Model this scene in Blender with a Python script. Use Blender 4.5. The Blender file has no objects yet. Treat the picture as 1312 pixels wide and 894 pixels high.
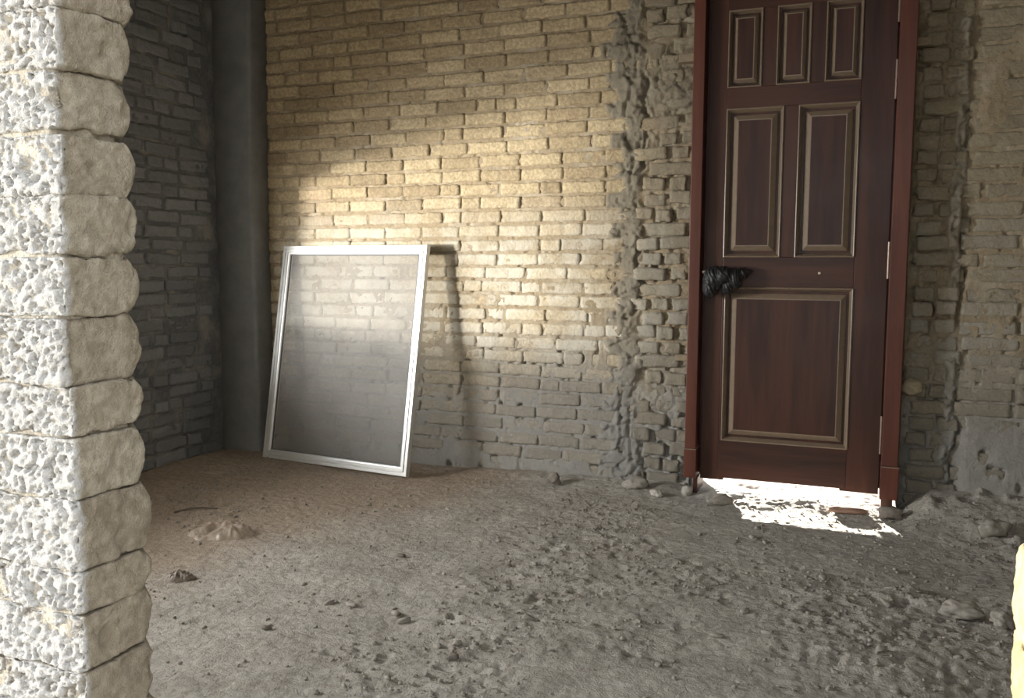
import bpy, bmesh, math, random
import numpy as np
from mathutils import Matrix, Vector

S = bpy.context.scene
COL = S.collection
random.seed(7)

# ------------------------------------------------------------------ camera
CAM_H = 1.13
def setup_camera():
    f, yaw, pitch, roll = 1130.0, math.radians(22), math.radians(5.5), math.radians(0.2)
    fw = Vector((-math.sin(yaw) * math.cos(pitch), math.cos(yaw) * math.cos(pitch), -math.sin(pitch)))
    rt = Vector((math.cos(yaw), math.sin(yaw), 0))
    up = rt.cross(fw)
    r2 = rt * math.cos(roll) + up * math.sin(roll)
    u2 = up * math.cos(roll) - rt * math.sin(roll)
    cd = bpy.data.cameras.new('camera')
    cd.sensor_fit = 'HORIZONTAL'; cd.sensor_width = 36.0
    cd.lens = f / 1312.0 * 36.0
    cd.clip_start = 0.02; cd.clip_end = 200
    c = bpy.data.objects.new('camera', cd); COL.objects.link(c)
    m = Matrix((r2, u2, -fw)).transposed().to_4x4()
    m.translation = (0, 0, CAM_H)
    c.matrix_world = m
    S.camera = c
setup_camera()

# ------------------------------------------------------------------ world, sun, daylight
SKY = 1.4
w = bpy.data.worlds.new('sky'); S.world = w; w.use_nodes = True
bg = w.node_tree.nodes['Background']
bg.inputs['Color'].default_value = (0.93, 0.965, 1.0, 1); bg.inputs['Strength'].default_value = SKY

def lamp(name, kind, loc, target, energy, color, size=None, size_y=None, spread=None, angle=None):
    ld = bpy.data.lights.new(name, kind); ld.energy = energy; ld.color = color
    if kind == 'AREA':
        ld.shape = 'RECTANGLE'; ld.size = size; ld.size_y = size_y or size
        if spread: ld.spread = math.radians(spread)
    if angle: ld.angle = math.radians(angle)
    o = bpy.data.objects.new(name, ld); COL.objects.link(o)
    o.location = loc
    d = Vector(target) - Vector(loc)
    o.rotation_euler = d.to_track_quat('-Z', 'Y').to_euler()
    return o
# low sun standing behind the back wall, slipping in under the door
lamp('sun', 'SUN', (-4, 12, 3), (-4 + 0.40, 12 - 0.90, 3 - 0.18), 30.0, (1.0, 0.94, 0.84), angle=0.6)
# sunlit yard front-left of the house, shining in through the side window and along the front wall
lamp('yard_bounce', 'AREA', (-5.6, -1.4, 1.0), (-1.9, 4.4, 1.1), 410.0, (1.0, 0.965, 0.89), 0.45, 0.32)
# open sky seen through the side window
lamp('window_sky', 'AREA', (-4.25, 1.7, 1.22), (-1.0, 3.2, 0.7), 80.0, (0.97, 0.97, 0.96), 0.9, 0.5)

S.view_settings.view_transform = 'Standard'
S.view_settings.look = 'None'
S.view_settings.gamma = 1.0
S.view_settings.use_curve_mapping = False
S.view_settings.exposure = 0.8

# ------------------------------------------------------------------ numpy noise
def _hash(ix, iy, iz, seed):
    with np.errstate(over='ignore'):
        h = (ix.astype(np.int64) * 374761393 + iy.astype(np.int64) * 668265263 +
             iz.astype(np.int64) * 1442695041 + seed * 97531) & 0xffffffff
        h = ((h ^ (h >> 13)) * 1274126177) & 0xffffffff
        h = ((h ^ (h >> 15)) * 2246822519) & 0xffffffff
        h = h ^ (h >> 16)
    return h.astype(np.float64) / 4294967296.0
def vnoise(x, y, z=0.0, seed=0):
    x = np.asarray(x, float); y = np.asarray(y, float) + 0 * x; z = np.asarray(z, float) + 0 * x
    ix, iy, iz = np.floor(x), np.floor(y), np.floor(z)
    fx, fy, fz = x - ix, y - iy, z - iz
    fx, fy, fz = [t * t * t * (t * (t * 6 - 15) + 10) for t in (fx, fy, fz)]
    r = 0
    for dx in (0, 1):
        wx = fx if dx else 1 - fx
        for dy in (0, 1):
            wy = fy if dy else 1 - fy
            for dz in (0, 1):
                wz = fz if dz else 1 - fz
                r = r + wx * wy * wz * _hash(ix + dx, iy + dy, iz + dz, seed)
    return r * 2 - 1
def fbm(x, y, z=0.0, seed=0, octv=4, gain=0.5):
    a, s, r, n = 1.0, 1.0, 0, 0
    for k in range(octv):
        r = r + a * vnoise(np.asarray(x) * s + 17.3 * k, np.asarray(y) * s - 9.1 * k, np.asarray(z) * s + 4.7 * k, seed + k)
        n += a; a *= gain; s *= 2.03
    return r / n
def ridge(x, y, z=0.0, seed=0, octv=3):
    a, s, r, n = 1.0, 1.0, 0, 0
    for k in range(octv):
        r = r + a * (1 - 2 * np.abs(vnoise(np.asarray(x) * s + 5.3 * k, np.asarray(y) * s + 3.1 * k, np.asarray(z) * s, seed + k)))
        n += a; a *= 0.5; s *= 2.1
    return r / n
def sstep(a, b, x):
    t = np.clip((np.asarray(x, float) - a) / (b - a), 0, 1)
    return t * t * (3 - 2 * t)

def worley(x, y, seed=0):
    x = np.asarray(x, float); y = np.asarray(y, float); ix, iy = np.floor(x), np.floor(y)
    f1 = np.full(x.shape, 9.0); f2 = np.full(x.shape, 9.0); cid = np.zeros(x.shape)
    for dx in (-1, 0, 1):
        for dy in (-1, 0, 1):
            cx, cy = ix + dx, iy + dy; z0 = 0 * cx
            px = cx + _hash(cx, cy, z0, seed); py = cy + _hash(cx, cy, z0 + 1, seed); h = _hash(cx, cy, z0 + 2, seed)
            d = np.hypot(px - x, py - y)
            nb = d < f1
            f2 = np.where(nb, f1, np.minimum(f2, d)); cid = np.where(nb, h, cid); f1 = np.where(nb, d, f1)
    return f1, f2, cid
# ------------------------------------------------------------------ mesh helpers
def make_mesh(name, V, Fq, mats=(), smooth=False):
    me = bpy.data.meshes.new(name)
    if isinstance(Fq, np.ndarray):
        nv, nf, k = len(V), len(Fq), Fq.shape[1]
        me.vertices.add(nv); me.vertices.foreach_set('co', np.ascontiguousarray(V, np.float32).ravel())
        me.loops.add(nf * k); me.loops.foreach_set('vertex_index', np.ascontiguousarray(Fq, np.int32).ravel())
        me.polygons.add(nf); me.polygons.foreach_set('loop_start', np.arange(0, nf * k, k, dtype=np.int32))
        try: me.polygons.foreach_set('loop_total', np.full(nf, k, np.int32))
        except Exception: pass
        me.update(calc_edges=True)
    else:
        me.from_pydata([tuple(v) for v in V], [], [tuple(f) for f in Fq]); me.update()
    me.validate()
    if smooth: me.polygons.foreach_set('use_smooth', np.ones(len(me.polygons), bool))
    for m in mats: me.materials.append(m)
    return me
def link(name, me, parent=None, loc=None, kind=None, label=None, cat=None, group=None):
    o = bpy.data.objects.new(name, me); COL.objects.link(o)
    if parent is not None: o.parent = parent
    if loc is not None: o.location = loc
    if kind: o['kind'] = kind
    if label: o['label'] = label
    if cat: o['category'] = cat
    if group: o['group'] = group
    return o
def from_bm(name, bm, mat, smooth=False):
    me = bpy.data.meshes.new(name); bm.to_mesh(me); bm.free()
    me.materials.append(mat)
    if smooth: me.polygons.foreach_set('use_smooth', np.ones(len(me.polygons), bool))
    return me
def add_box(bm, x0, x1, y0, y1, z0, z1, bev=0.0, seg=2):
    vs = [bm.verts.new(p) for p in ((x0,y0,z0),(x1,y0,z0),(x1,y1,z0),(x0,y1,z0),(x0,y0,z1),(x1,y0,z1),(x1,y1,z1),(x0,y1,z1))]
    fs = [bm.faces.new([vs[i] for i in f]) for f in ((0,3,2,1),(4,5,6,7),(0,1,5,4),(1,2,6,5),(2,3,7,6),(3,0,4,7))]
    if bev > 0:
        es = set(e for f in fs for e in f.edges)
        bmesh.ops.bevel(bm, geom=list(es), offset=bev, segments=seg, affect='EDGES', profile=0.6)
def box_me(name, b, mat, bev=0.0, seg=2):
    bm = bmesh.new()
    for bb in (b if isinstance(b[0], (tuple, list)) else [b]): add_box(bm, *bb, bev=bev, seg=seg)
    return from_bm(name, bm, mat)
def grid(nu, nv):
    a = np.arange((nu) * (nv)).reshape(nv, nu)
    return np.stack([a[:-1, :-1], a[:-1, 1:], a[1:, 1:], a[1:, :-1]], -1).reshape(-1, 4)
_lat = {}
def lattice_box(nx, ny, nz, open_back=False):
    """surface lattice of a box in [-1,1]^3; y=+1 is the back"""
    key = (nx, ny, nz, open_back)
    if key in _lat: return _lat[key]
    P, Q, off = [], [], 0
    def face(axis, side, na, nb):
        nonlocal off
        a = np.linspace(-1, 1, na + 1); b = np.linspace(-1, 1, nb + 1)
        A, B = np.meshgrid(a, b)
        ax = [i for i in range(3) if i != axis]
        p = np.zeros((A.size, 3)); p[:, axis] = side; p[:, ax[0]] = A.ravel(); p[:, ax[1]] = B.ravel()
        q = grid(na + 1, nb + 1)
        flip = (side > 0) if axis == 1 else (side < 0)
        if flip: q = q[:, ::-1]
        P.append(p); Q.append(q + off); off += len(p)
    face(1, -1, nx, nz)
    if not open_back: face(1, 1, nx, nz)
    face(0, -1, ny, nz); face(0, 1, ny, nz); face(2, -1, nx, ny); face(2, 1, nx, ny)
    P = np.concatenate(P); Q = np.concatenate(Q)
    k = np.round(P * 100000).astype(np.int64)
    _, idx, inv = np.unique(k, axis=0, return_index=True, return_inverse=True)
    r = (P[idx], inv.ravel()[Q]); _lat[key] = r
    return r
def rounded(P, half, r):
    half = np.asarray(half); p = P * half
    inner = np.clip(p, -(half - r), half - r)
    d = p - inner; n = d / np.maximum(np.linalg.norm(d, axis=1, keepdims=True), 1e-9)
    return inner + n * r, n

# ------------------------------------------------------------------ materials
class NT:
    def __init__(self, name):
        self.m = bpy.data.materials.new(name); self.m.use_nodes = True
        self.t = self.m.node_tree; self.n = self.t.nodes; self.l = self.t.links
        self.bsdf = self.n['Principled BSDF']; self.out = self.n['Material Output']
    def node(self, typ, **kw):
        nd = self.n.new(typ)
        for k, v in kw.items():
            if hasattr(nd, k): setattr(nd, k, v)
        return nd
    def setin(self, nd, key, v):
        if hasattr(v, 'is_output') or isinstance(v, bpy.types.NodeSocket): self.l.new(v, nd.inputs[key])
        else: nd.inputs[key].default_value = v
    def noise(self, vec, scale, detail=4, rough=0.55, dist=0.0):
        nd = self.node('ShaderNodeTexNoise'); self.setin(nd, 'Vector', vec)
        nd.inputs['Scale'].default_value = scale; nd.inputs['Detail'].default_value = detail
        nd.inputs['Roughness'].default_value = rough; nd.inputs['Distortion'].default_value = dist
        return nd.outputs['Fac']
    def math(self, op, a, b=0.0, c=0.0, clamp=False):
        nd = self.node('ShaderNodeMath', operation=op); nd.use_clamp = clamp
        self.setin(nd, 0, a); self.setin(nd, 1, b)
        if op in ('MULTIPLY_ADD',): self.setin(nd, 2, c)
        return nd.outputs[0]
    def maprange(self, v, a, b, c=0.0, d=1.0, smooth=True):
        nd = self.node('ShaderNodeMapRange'); nd.interpolation_type = 'SMOOTHSTEP' if smooth else 'LINEAR'
        self.setin(nd, 'Value', v)
        for k, x in zip(('From Min', 'From Max', 'To Min', 'To Max'), (a, b, c, d)): nd.inputs[k].default_value = x
        return nd.outputs['Result']
    def ramp(self, fac, stops):
        nd = self.node('ShaderNodeValToRGB'); self.setin(nd, 'Fac', fac)
        e = nd.color_ramp.elements
        while len(e) < len(stops): e.new(0.5)
        for el, (p, c) in zip(e, stops): el.position = p; el.color = (*c, 1)
        return nd.outputs['Color']
    def mix(self, fac, a, b, mode='MIX'):
        nd = self.node('ShaderNodeMix'); nd.data_type = 'RGBA'; nd.blend_type = mode
        ins = [i for i in nd.inputs if i.type == 'RGBA']
        self.setin(nd, 0, fac)
        for sck, v in zip(ins, (a, b)):
            if isinstance(v, bpy.types.NodeSocket): self.l.new(v, sck)
            else: sck.default_value = (*v, 1)
        return [o for o in nd.outputs if o.type == 'RGBA'][0]
    def bump(self, height, strength, dist, normal=None):
        nd = self.node('ShaderNodeBump'); nd.inputs['Strength'].default_value = strength
        nd.inputs['Distance'].default_value = dist; self.setin(nd, 'Height', height)
        if normal is not None: self.l.new(normal, nd.inputs['Normal'])
        return nd.outputs['Normal']
    def pos(self):
        return self.node('ShaderNodeNewGeometry').outputs['Position']
    def xyz(self, v):
        nd = self.node('ShaderNodeSeparateXYZ'); self.setin(nd, 0, v); return nd.outputs
    def done(self, color, rough=0.9, normal=None, **kw):
        b = self.bsdf
        self.setin(b, 'Base Color', color if isinstance(color, bpy.types.NodeSocket) else (*color, 1))
        self.setin(b, 'Roughness', rough)
        if normal is not None: self.l.new(normal, b.inputs['Normal'])
        for k, v in kw.items(): self.setin(b, k, v)
        return self.m

def mat_brick(name, stops, damp=True, bump=0.8, lit_roughcast=False, grime=1.0):
    t = NT(name); p = t.pos()
    rnd = t.node('ShaderNodeObjectInfo').outputs['Random']
    at = t.node('ShaderNodeAttribute'); at.attribute_name = 'tint'
    r = t.math('FRACT', t.math('ADD', rnd, at.outputs['Fac']))
    n1 = t.noise(p, 9, 4); n2 = t.noise(p, 60, 5, 0.6); n3 = t.noise(p, 240, 3, 0.6)
    f = t.math('ADD', t.math('MULTIPLY', r, 0.62), t.math('MULTIPLY', n1, 0.38))
    c = t.ramp(f, stops)
    c = t.mix(t.maprange(n2, 0.36, 0.66, 0, grime), c, (0.68, 0.655, 0.61), 'MULTIPLY')
    c = t.mix(t.maprange(n3, 0.30, 0.46, 0.45 * grime, 0), c, (0.5, 0.47, 0.42), 'MULTIPLY')
    c = t.mix(t.maprange(n2, 0.55, 0.8, 0, 0.45 * grime), c, (0.62, 0.56, 0.43))
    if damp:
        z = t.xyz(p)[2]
        lit_band = t.math('MULTIPLY', t.maprange(z, 0.45, 0.75), t.maprange(z, 1.15, 1.55, 1, 0))  # pale band painted where the window's light patch falls on the wall
        c = t.mix(t.math('MULTIPLY', lit_band, t.maprange(t.noise(p, 3.2, 5, 0.65), 0.36, 0.62, 0.1, 0.75)), c, (0.60, 0.57, 0.49))
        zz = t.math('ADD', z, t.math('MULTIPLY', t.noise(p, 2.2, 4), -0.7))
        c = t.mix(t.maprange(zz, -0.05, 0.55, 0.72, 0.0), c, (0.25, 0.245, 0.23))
        c = t.mix(t.maprange(t.noise(p, 1.6, 3), 0.6, 0.78, 0, 0.35), c, (0.42, 0.27, 0.2))
        # cement-dirtied bricks beside the door opening
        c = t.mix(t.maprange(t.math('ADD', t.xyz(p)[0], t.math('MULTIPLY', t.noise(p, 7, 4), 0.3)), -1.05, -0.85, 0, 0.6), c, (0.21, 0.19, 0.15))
    if lit_roughcast:      # outer face whitened to stand in for stronger light, with roughcast grain
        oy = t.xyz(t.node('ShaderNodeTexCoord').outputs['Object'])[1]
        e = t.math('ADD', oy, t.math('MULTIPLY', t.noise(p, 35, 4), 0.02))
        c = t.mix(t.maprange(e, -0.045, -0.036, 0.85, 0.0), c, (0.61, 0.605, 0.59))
    nn = t.bump(n3, bump * 0.6, 0.004)
    nn = t.bump(n2, bump, 0.008, nn)
    if lit_roughcast: nn = t.bump(t.noise(p, 420, 4, 0.7), 0.9, 0.006, nn)
    return t.done(c, 0.92, nn)
def mat_mortar(name, top, low, bump=0.8, damp=False):
    t = NT(name); p = t.pos(); z = t.xyz(p)[2]
    n1 = t.noise(p, 5, 4); n2 = t.noise(p, 45, 5, 0.65); n3 = t.noise(p, 190, 3, 0.6)
    zz = t.math('ADD', z, t.math('MULTIPLY', n1, 0.8))
    c = t.mix(t.maprange(zz, 0.55, 1.15), low, top)
    c = t.mix(t.maprange(n2, 0.3, 0.7), c, (0.74, 0.72, 0.68), 'MULTIPLY')
    c = t.mix(t.maprange(n1, 0.45, 0.7, 0, 0.4), c, (0.5, 0.46, 0.38))
    pa = t.node('ShaderNodeAttribute'); pa.attribute_name = 'patch'
    c = t.mix(t.math('MULTIPLY', pa.outputs['Fac'], 0.75), c, (0.20, 0.18, 0.14))
    if damp:
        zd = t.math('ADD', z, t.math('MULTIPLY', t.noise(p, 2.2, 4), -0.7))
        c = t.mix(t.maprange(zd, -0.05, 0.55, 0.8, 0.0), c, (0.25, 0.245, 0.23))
    nn = t.bump(n3, bump * 0.6, 0.004)
    nn = t.bump(n2, bump, 0.01, nn)
    return t.done(c, 0.95, nn)

TAN = [(0.15, (0.33, 0.255, 0.155)), (0.4, (0.46, 0.365, 0.225)), (0.62, (0.56, 0.455, 0.29)), (0.85, (0.40, 0.31, 0.19))]
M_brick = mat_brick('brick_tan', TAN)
M_brick_left = mat_brick('brick_side', [(0.2, (0.19, 0.198, 0.206)), (0.5, (0.23, 0.238, 0.246)), (0.8, (0.27, 0.277, 0.283))], damp=False, grime=0.3)  # greyed, low-contrast colour standing in for haze in this corner
M_brick_near = mat_brick('brick_near', [(0.2, (0.40, 0.345, 0.265)), (0.5, (0.47, 0.41, 0.32)), (0.8, (0.52, 0.465, 0.37))], damp=False, bump=0.5, lit_roughcast=True)
M_brick_cream = mat_brick('brick_cream', [(0.2, (0.60, 0.49, 0.27)), (0.5, (0.66, 0.55, 0.32)), (0.8, (0.70, 0.60, 0.38))], damp=False, bump=0.4)
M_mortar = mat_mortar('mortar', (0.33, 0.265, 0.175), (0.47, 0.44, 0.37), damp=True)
M_mortar_left = mat_mortar('mortar_side', (0.165, 0.172, 0.18), (0.165, 0.172, 0.18))  # flat blue-grey joints, the same haze put into the colour
M_mortar_near = mat_mortar('mortar_near', (0.45, 0.41, 0.34), (0.45, 0.41, 0.34))

def mat_floor():
    t = NT('packed_earth'); p = t.pos(); x, y, z = t.xyz(p)
    n0 = t.noise(p, 1.1, 4); n1 = t.noise(p, 6, 5, 0.6); n2 = t.noise(p, 40, 5, 0.65); n3 = t.noise(p, 170, 3, 0.65)
    c = t.ramp(n1, [(0.3, (0.34, 0.315, 0.275)), (0.5, (0.43, 0.405, 0.36)), (0.72, (0.52, 0.49, 0.44))])
    # browner and redder towards the back-left corner
    m = t.math('ADD', t.math('MULTIPLY', x, -1.0), t.math('ADD', t.math('MULTIPLY', y, 0.35), t.math('MULTIPLY', n0, 1.2)))
    c = t.mix(t.maprange(m, 3.35, 4.1, 0.0, 0.8), c, (0.36, 0.275, 0.20))
    c = t.mix(t.maprange(n2, 0.35, 0.7), c, (0.72, 0.70, 0.67), 'MULTIPLY')
    fl = t.noise(p, 75, 3, 0.6, 0.6)
    c = t.mix(t.math('MULTIPLY', t.maprange(fl, 0.66, 0.72), t.maprange(n1, 0.42, 0.6)), c, (0.16, 0.135, 0.11))
    c = t.mix(t.maprange(t.noise(p, 110, 3, 0.6), 0.66, 0.74, 0, 0.6), c, (0.62, 0.59, 0.54))
    nn = t.bump(n3, 0.8, 0.005)
    nn = t.bump(n2, 0.8, 0.012, nn)
    return t.done(c, 0.97, nn)
M_floor = mat_floor()
def mat_simple(name, col, rough=0.9, nscale=30, var=0.3, bump=0.3, bdist=0.005, **kw):
    t = NT(name); p = t.pos(); n = t.noise(p, nscale, 5, 0.6)
    c = t.mix(t.maprange(n, 0.3, 0.7, 0, var), col, tuple(0.45 * v for v in col))
    return t.done(c, rough, t.bump(n, bump, bdist), **kw)
M_plaster = mat_simple('wall_render', (0.42, 0.37, 0.29), nscale=14, var=0.4)
M_concrete = mat_simple('concrete', (0.22, 0.224, 0.225), nscale=10, var=0.4, bump=0.2)
M_ground = mat_simple('yard_ground', (0.55, 0.5, 0.42), nscale=8, var=0.3, bump=0.4, bdist=0.02)
M_clod = mat_simple('dry_clod', (0.36, 0.33, 0.285), nscale=60, var=0.5, bump=0.5)
M_clod_dark = mat_simple('dark_clod', (0.24, 0.21, 0.18), nscale=60, var=0.5, bump=0.5)
M_stone = mat_simple('pale_stone', (0.48, 0.45, 0.4), nscale=70, var=0.4, bump=0.4)
M_redclod = mat_simple('red_brick_chip', (0.34, 0.21, 0.15), nscale=60, var=0.4, bump=0.4)

def mat_wood(name, dark, light, axis='z'):
    t = NT(name); p = t.pos()
    mp = t.node('ShaderNodeMapping'); t.setin(mp, 'Vector', p)
    mp.inputs['Scale'].default_value = (1, 1, 0.09) if axis == 'z' else (0.09, 1, 1)
    v = mp.outputs['Vector']
    n1 = t.noise(v, 14, 4, 0.6, 1.4); n2 = t.noise(v, 90, 4, 0.6, 0.3)
    wv = t.node('ShaderNodeTexWave'); wv.wave_type = 'RINGS'; wv.rings_direction = 'Z'
    t.setin(wv, 'Vector', v); wv.inputs['Scale'].default_value = 10; wv.inputs['Distortion'].default_value = 6; wv.inputs['Detail'].default_value = 3
    f = t.math('ADD', t.math('MULTIPLY', n1, 0.55), t.math('MULTIPLY', wv.outputs['Fac'], 0.25))
    f = t.math('ADD', f, t.math('MULTIPLY', n2, 0.25))
    c = t.ramp(f, [(0.25, dark), (0.75, light)])
    dust = t.noise(p, 3.0, 5, 0.7)
    return t.done(c, t.maprange(dust, 0.3, 0.75, 0.38, 0.55), t.bump(n2, 0.08, 0.002), **{'Coat Weight': 0.10, 'Coat Roughness': 0.3, 'Specular IOR Level': 0.35})
M_wood = mat_wood('dark_red_wood', (0.020, 0.0068, 0.0043), (0.070, 0.0235, 0.0125))
M_wood_h = mat_wood('dark_red_wood_across', (0.020, 0.0068, 0.0043), (0.070, 0.0235, 0.0125), 'x')
M_casing = mat_wood('red_casing_wood', (0.068, 0.020, 0.0115), (0.13, 0.041, 0.0235))
M_gold = mat_simple('worn_bronze_edge', (0.22, 0.165, 0.115), 0.33, 40, 0.25, 0.05)
M_steel = mat_simple('hinge_steel', (0.45, 0.37, 0.3), 0.35, 50, 0.2, 0.05, Metallic=0.9)
M_alu = mat_simple('mill_aluminium', (0.72, 0.72, 0.70), 0.42, 20, 0.12, 0.03, Metallic=0.55)
M_alu_dark = mat_simple('screen_spline', (0.10, 0.10, 0.10), 0.6, 30, 0.2, 0.1)

def mat_screen():
    t = NT('insect_mesh'); p = t.pos(); n = t.noise(p, 5, 4)
    c = t.mix(t.maprange(n, 0.3, 0.7), (0.24, 0.235, 0.22), (0.32, 0.31, 0.29))
    t.done(c, 0.55)
    tr = t.node('ShaderNodeBsdfTransparent'); mx = t.node('ShaderNodeMixShader')
    mx.inputs[0].default_value = 0.45
    t.l.new(tr.outputs[0], mx.inputs[1]); t.l.new(t.bsdf.outputs[0], mx.inputs[2])
    t.l.new(mx.outputs[0], t.out.inputs['Surface'])
    return t.m
M_screen = mat_screen()
def mat_film():
    t = NT('dusty_plastic_film'); p = t.pos(); n = t.noise(p, 30, 4)
    t.done(t.mix(t.maprange(n, 0.35, 0.65), (0.58, 0.49, 0.40), (0.42, 0.33, 0.26)), 0.3)
    tr = t.node('ShaderNodeBsdfTransparent'); mx = t.node('ShaderNodeMixShader')
    mx.inputs[0].default_value = 0.5
    t.l.new(tr.outputs[0], mx.inputs[1]); t.l.new(t.bsdf.outputs[0], mx.inputs[2])
    t.l.new(mx.outputs[0], t.out.inputs['Surface'])
    return t.m
M_film = mat_film()
M_black = mat_simple('black_fabric', (0.018, 0.018, 0.020), 0.5, 160, 0.4, 0.3, 0.002)
M_timber = mat_simple('raw_timber', (0.30, 0.24, 0.16), 0.85, 40, 0.4, 0.3)
M_foam = mat_simple('foam', (0.5, 0.43, 0.3), 0.9, 50, 0.3, 0.5)

# ------------------------------------------------------------------ dimensions
YB = 4.40            # face of back wall bricks
XL = -3.60           # face of left wall bricks
XR = 1.90
Y0, Y1 = 0.70, 0.815 # front wall
ZC = 2.95
DX0, DX1, DZ = -0.80, 0.15, 2.52   # back door opening
OX0, OX1, OZ = -0.80, 0.120, 2.78  # front opening the photo is taken through
CO = 0.0745          # brick course
WY0, WY1, WZ0, WZ1 = 1.00, 3.22, 0.81, 1.47  # side window

# ------------------------------------------------------------------ ground and floor
def floor_h(X, Y):
    X = np.asarray(X, float); Y = np.asarray(Y, float)
    h = 0.016 * fbm(X * 1.3, Y * 1.3, 0, 11, 3)
    h += 0.010 * fbm(X * 3.1 + Y, Y * 7 - X * 2, 0, 12, 3)          # drag streaks
    cl = sstep(-0.15, 0.35, fbm(X * 1.9, Y * 1.9, 0, 21, 3)) * 0.8 + 0.2
    h += cl * 0.0062 * np.maximum(0, fbm(X * 30, Y * 30, 0, 31, 3) - 0.08) * 2.2
    h += 0.0035 * fbm(X * 40, Y * 40, 0, 33, 3)
    pit = np.maximum(0, fbm(X * 15, Y * 21, 0, 41, 3) - 0.30)
    h -= 0.035 * pit * cl
    # dirt banked against the right part of the wall and along its foot
    wob = 0.05 * fbm(X * 4, Y * 4, 0, 51, 3)
    h += 0.105 * sstep(0.14, 0.30, X) * sstep(3.98, 4.36, Y + wob)
    h += 0.03 * sstep(0.14, 0.3, X) * np.maximum(0, fbm(X * 18, Y * 18, 0, 55, 3)) * sstep(3.8, 4.1, Y)
    h += 0.030 * sstep(-0.4, -2.2, -np.abs(X + 1.6) * 0 - X) * 0
    h += 0.028 * sstep(4.15, 4.42, Y + wob) * (1 - sstep(-0.95, -0.75, X)) * sstep(-2.3, -1.6, X)
    h += 0.020 * sstep(4.12, 4.34, Y + wob) * sstep(-0.85, -0.6, X) * (1 - sstep(0.0, 0.15, X))
    # rubble heap at the right
    d = np.hypot((X - 0.20) / 0.17, (Y - 3.22) / 0.12)
    h += 0.030 * (1 - sstep(0.2, 1.2, d)) * (0.6 + 0.9 * ridge(X * 14, Y * 14, 0, 61))
    d = np.hypot((X - 0.1) / 0.5, (Y - 2.8) / 0.45)
    h += 0.009 * (1 - sstep(0.3, 1.1, d)) * (0.4 + 1.2 * ridge(X * 24, Y * 24, 0, 63))
    # slightly lower in front right
    h -= 0.02 * sstep(-0.3, 0.5, X) * (1 - sstep(3.7, 4.1, Y))
    return h
def build_floor():
    xs = np.concatenate([np.arange(XL - 0.05, -3.3, 0.02), np.arange(-3.3, 0.75, 0.0085), np.arange(0.75, XR + 0.05, 0.03)])
    ys = np.concatenate([np.arange(0.4, 1.5, 0.03), np.arange(1.5, 4.46, 0.0085), np.arange(4.46, 5.2, 0.02)])
    X, Y = np.meshgrid(xs, ys)
    Z = floor_h(X.ravel(), Y.ravel())
    V = np.stack([X.ravel(), Y.ravel(), Z], 1)
    me = make_mesh('floor', V, grid(len(xs), len(ys)), [M_floor], True)
    fl = link('floor', me, kind='structure')
    bm = bmesh.new(); add_box(bm, -25, 25, -20, 30, -0.6, -0.06)
    link('ground_yard', from_bm('ground_yard', bm, M_ground), kind='structure')
    return fl
FLOOR = build_floor()

# ------------------------------------------------------------------ brick variants
def brick_variant(L, seed, hh=0.0625, depth=0.04, rough=1.0, nx=14):
    P, Q = lattice_box(nx, 2, 5, True)
    half = np.array([L / 2, depth / 2, hh / 2])
    p, n = rounded(P, half, 0.0075)
    s = seed * 13.7
    d = 0.0048 * rough * fbm(p[:, 0] * 22 + s, p[:, 1] * 22, p[:, 2] * 26, seed, 3)
    d2 = 0.0052 * rough * fbm(p[:, 0] * 60 + s, p[:, 1] * 60, p[:, 2] * 60, seed + 9, 2)
    chip = -0.012 * rough * np.maximum(0, fbm(p[:, 0] * 12 - s, p[:, 1] * 12, p[:, 2] * 20, seed + 5, 2) - 0.32)
    edge = np.maximum(0, np.abs(P[:, 0]) - 0.8) * 5
    p = p + n * (d + d2 + chip * (1 + 3 * edge))[:, None]
    p[:, 1] += depth / 2          # front face at local y=0, body behind it
    return p, Q
VAR = {}
def variants(kind, L, n, rough, mat, nx=14):
    out = []
    for i in range(n):
        p, q = brick_variant(L, 100 + 31 * i + int(L * 1000), rough=rough, nx=nx)
        out.append((p, q, make_mesh('brick', p, q, [mat], True)))
    VAR[kind] = out
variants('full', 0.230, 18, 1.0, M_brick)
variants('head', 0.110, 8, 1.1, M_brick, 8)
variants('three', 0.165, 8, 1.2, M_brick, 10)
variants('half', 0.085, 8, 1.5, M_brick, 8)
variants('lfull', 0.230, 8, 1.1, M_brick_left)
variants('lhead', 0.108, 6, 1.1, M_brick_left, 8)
LEN = {'full': 0.230, 'head': 0.110, 'three': 0.165, 'half': 0.085, 'lfull': 0.230, 'lhead': 0.108}

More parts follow.
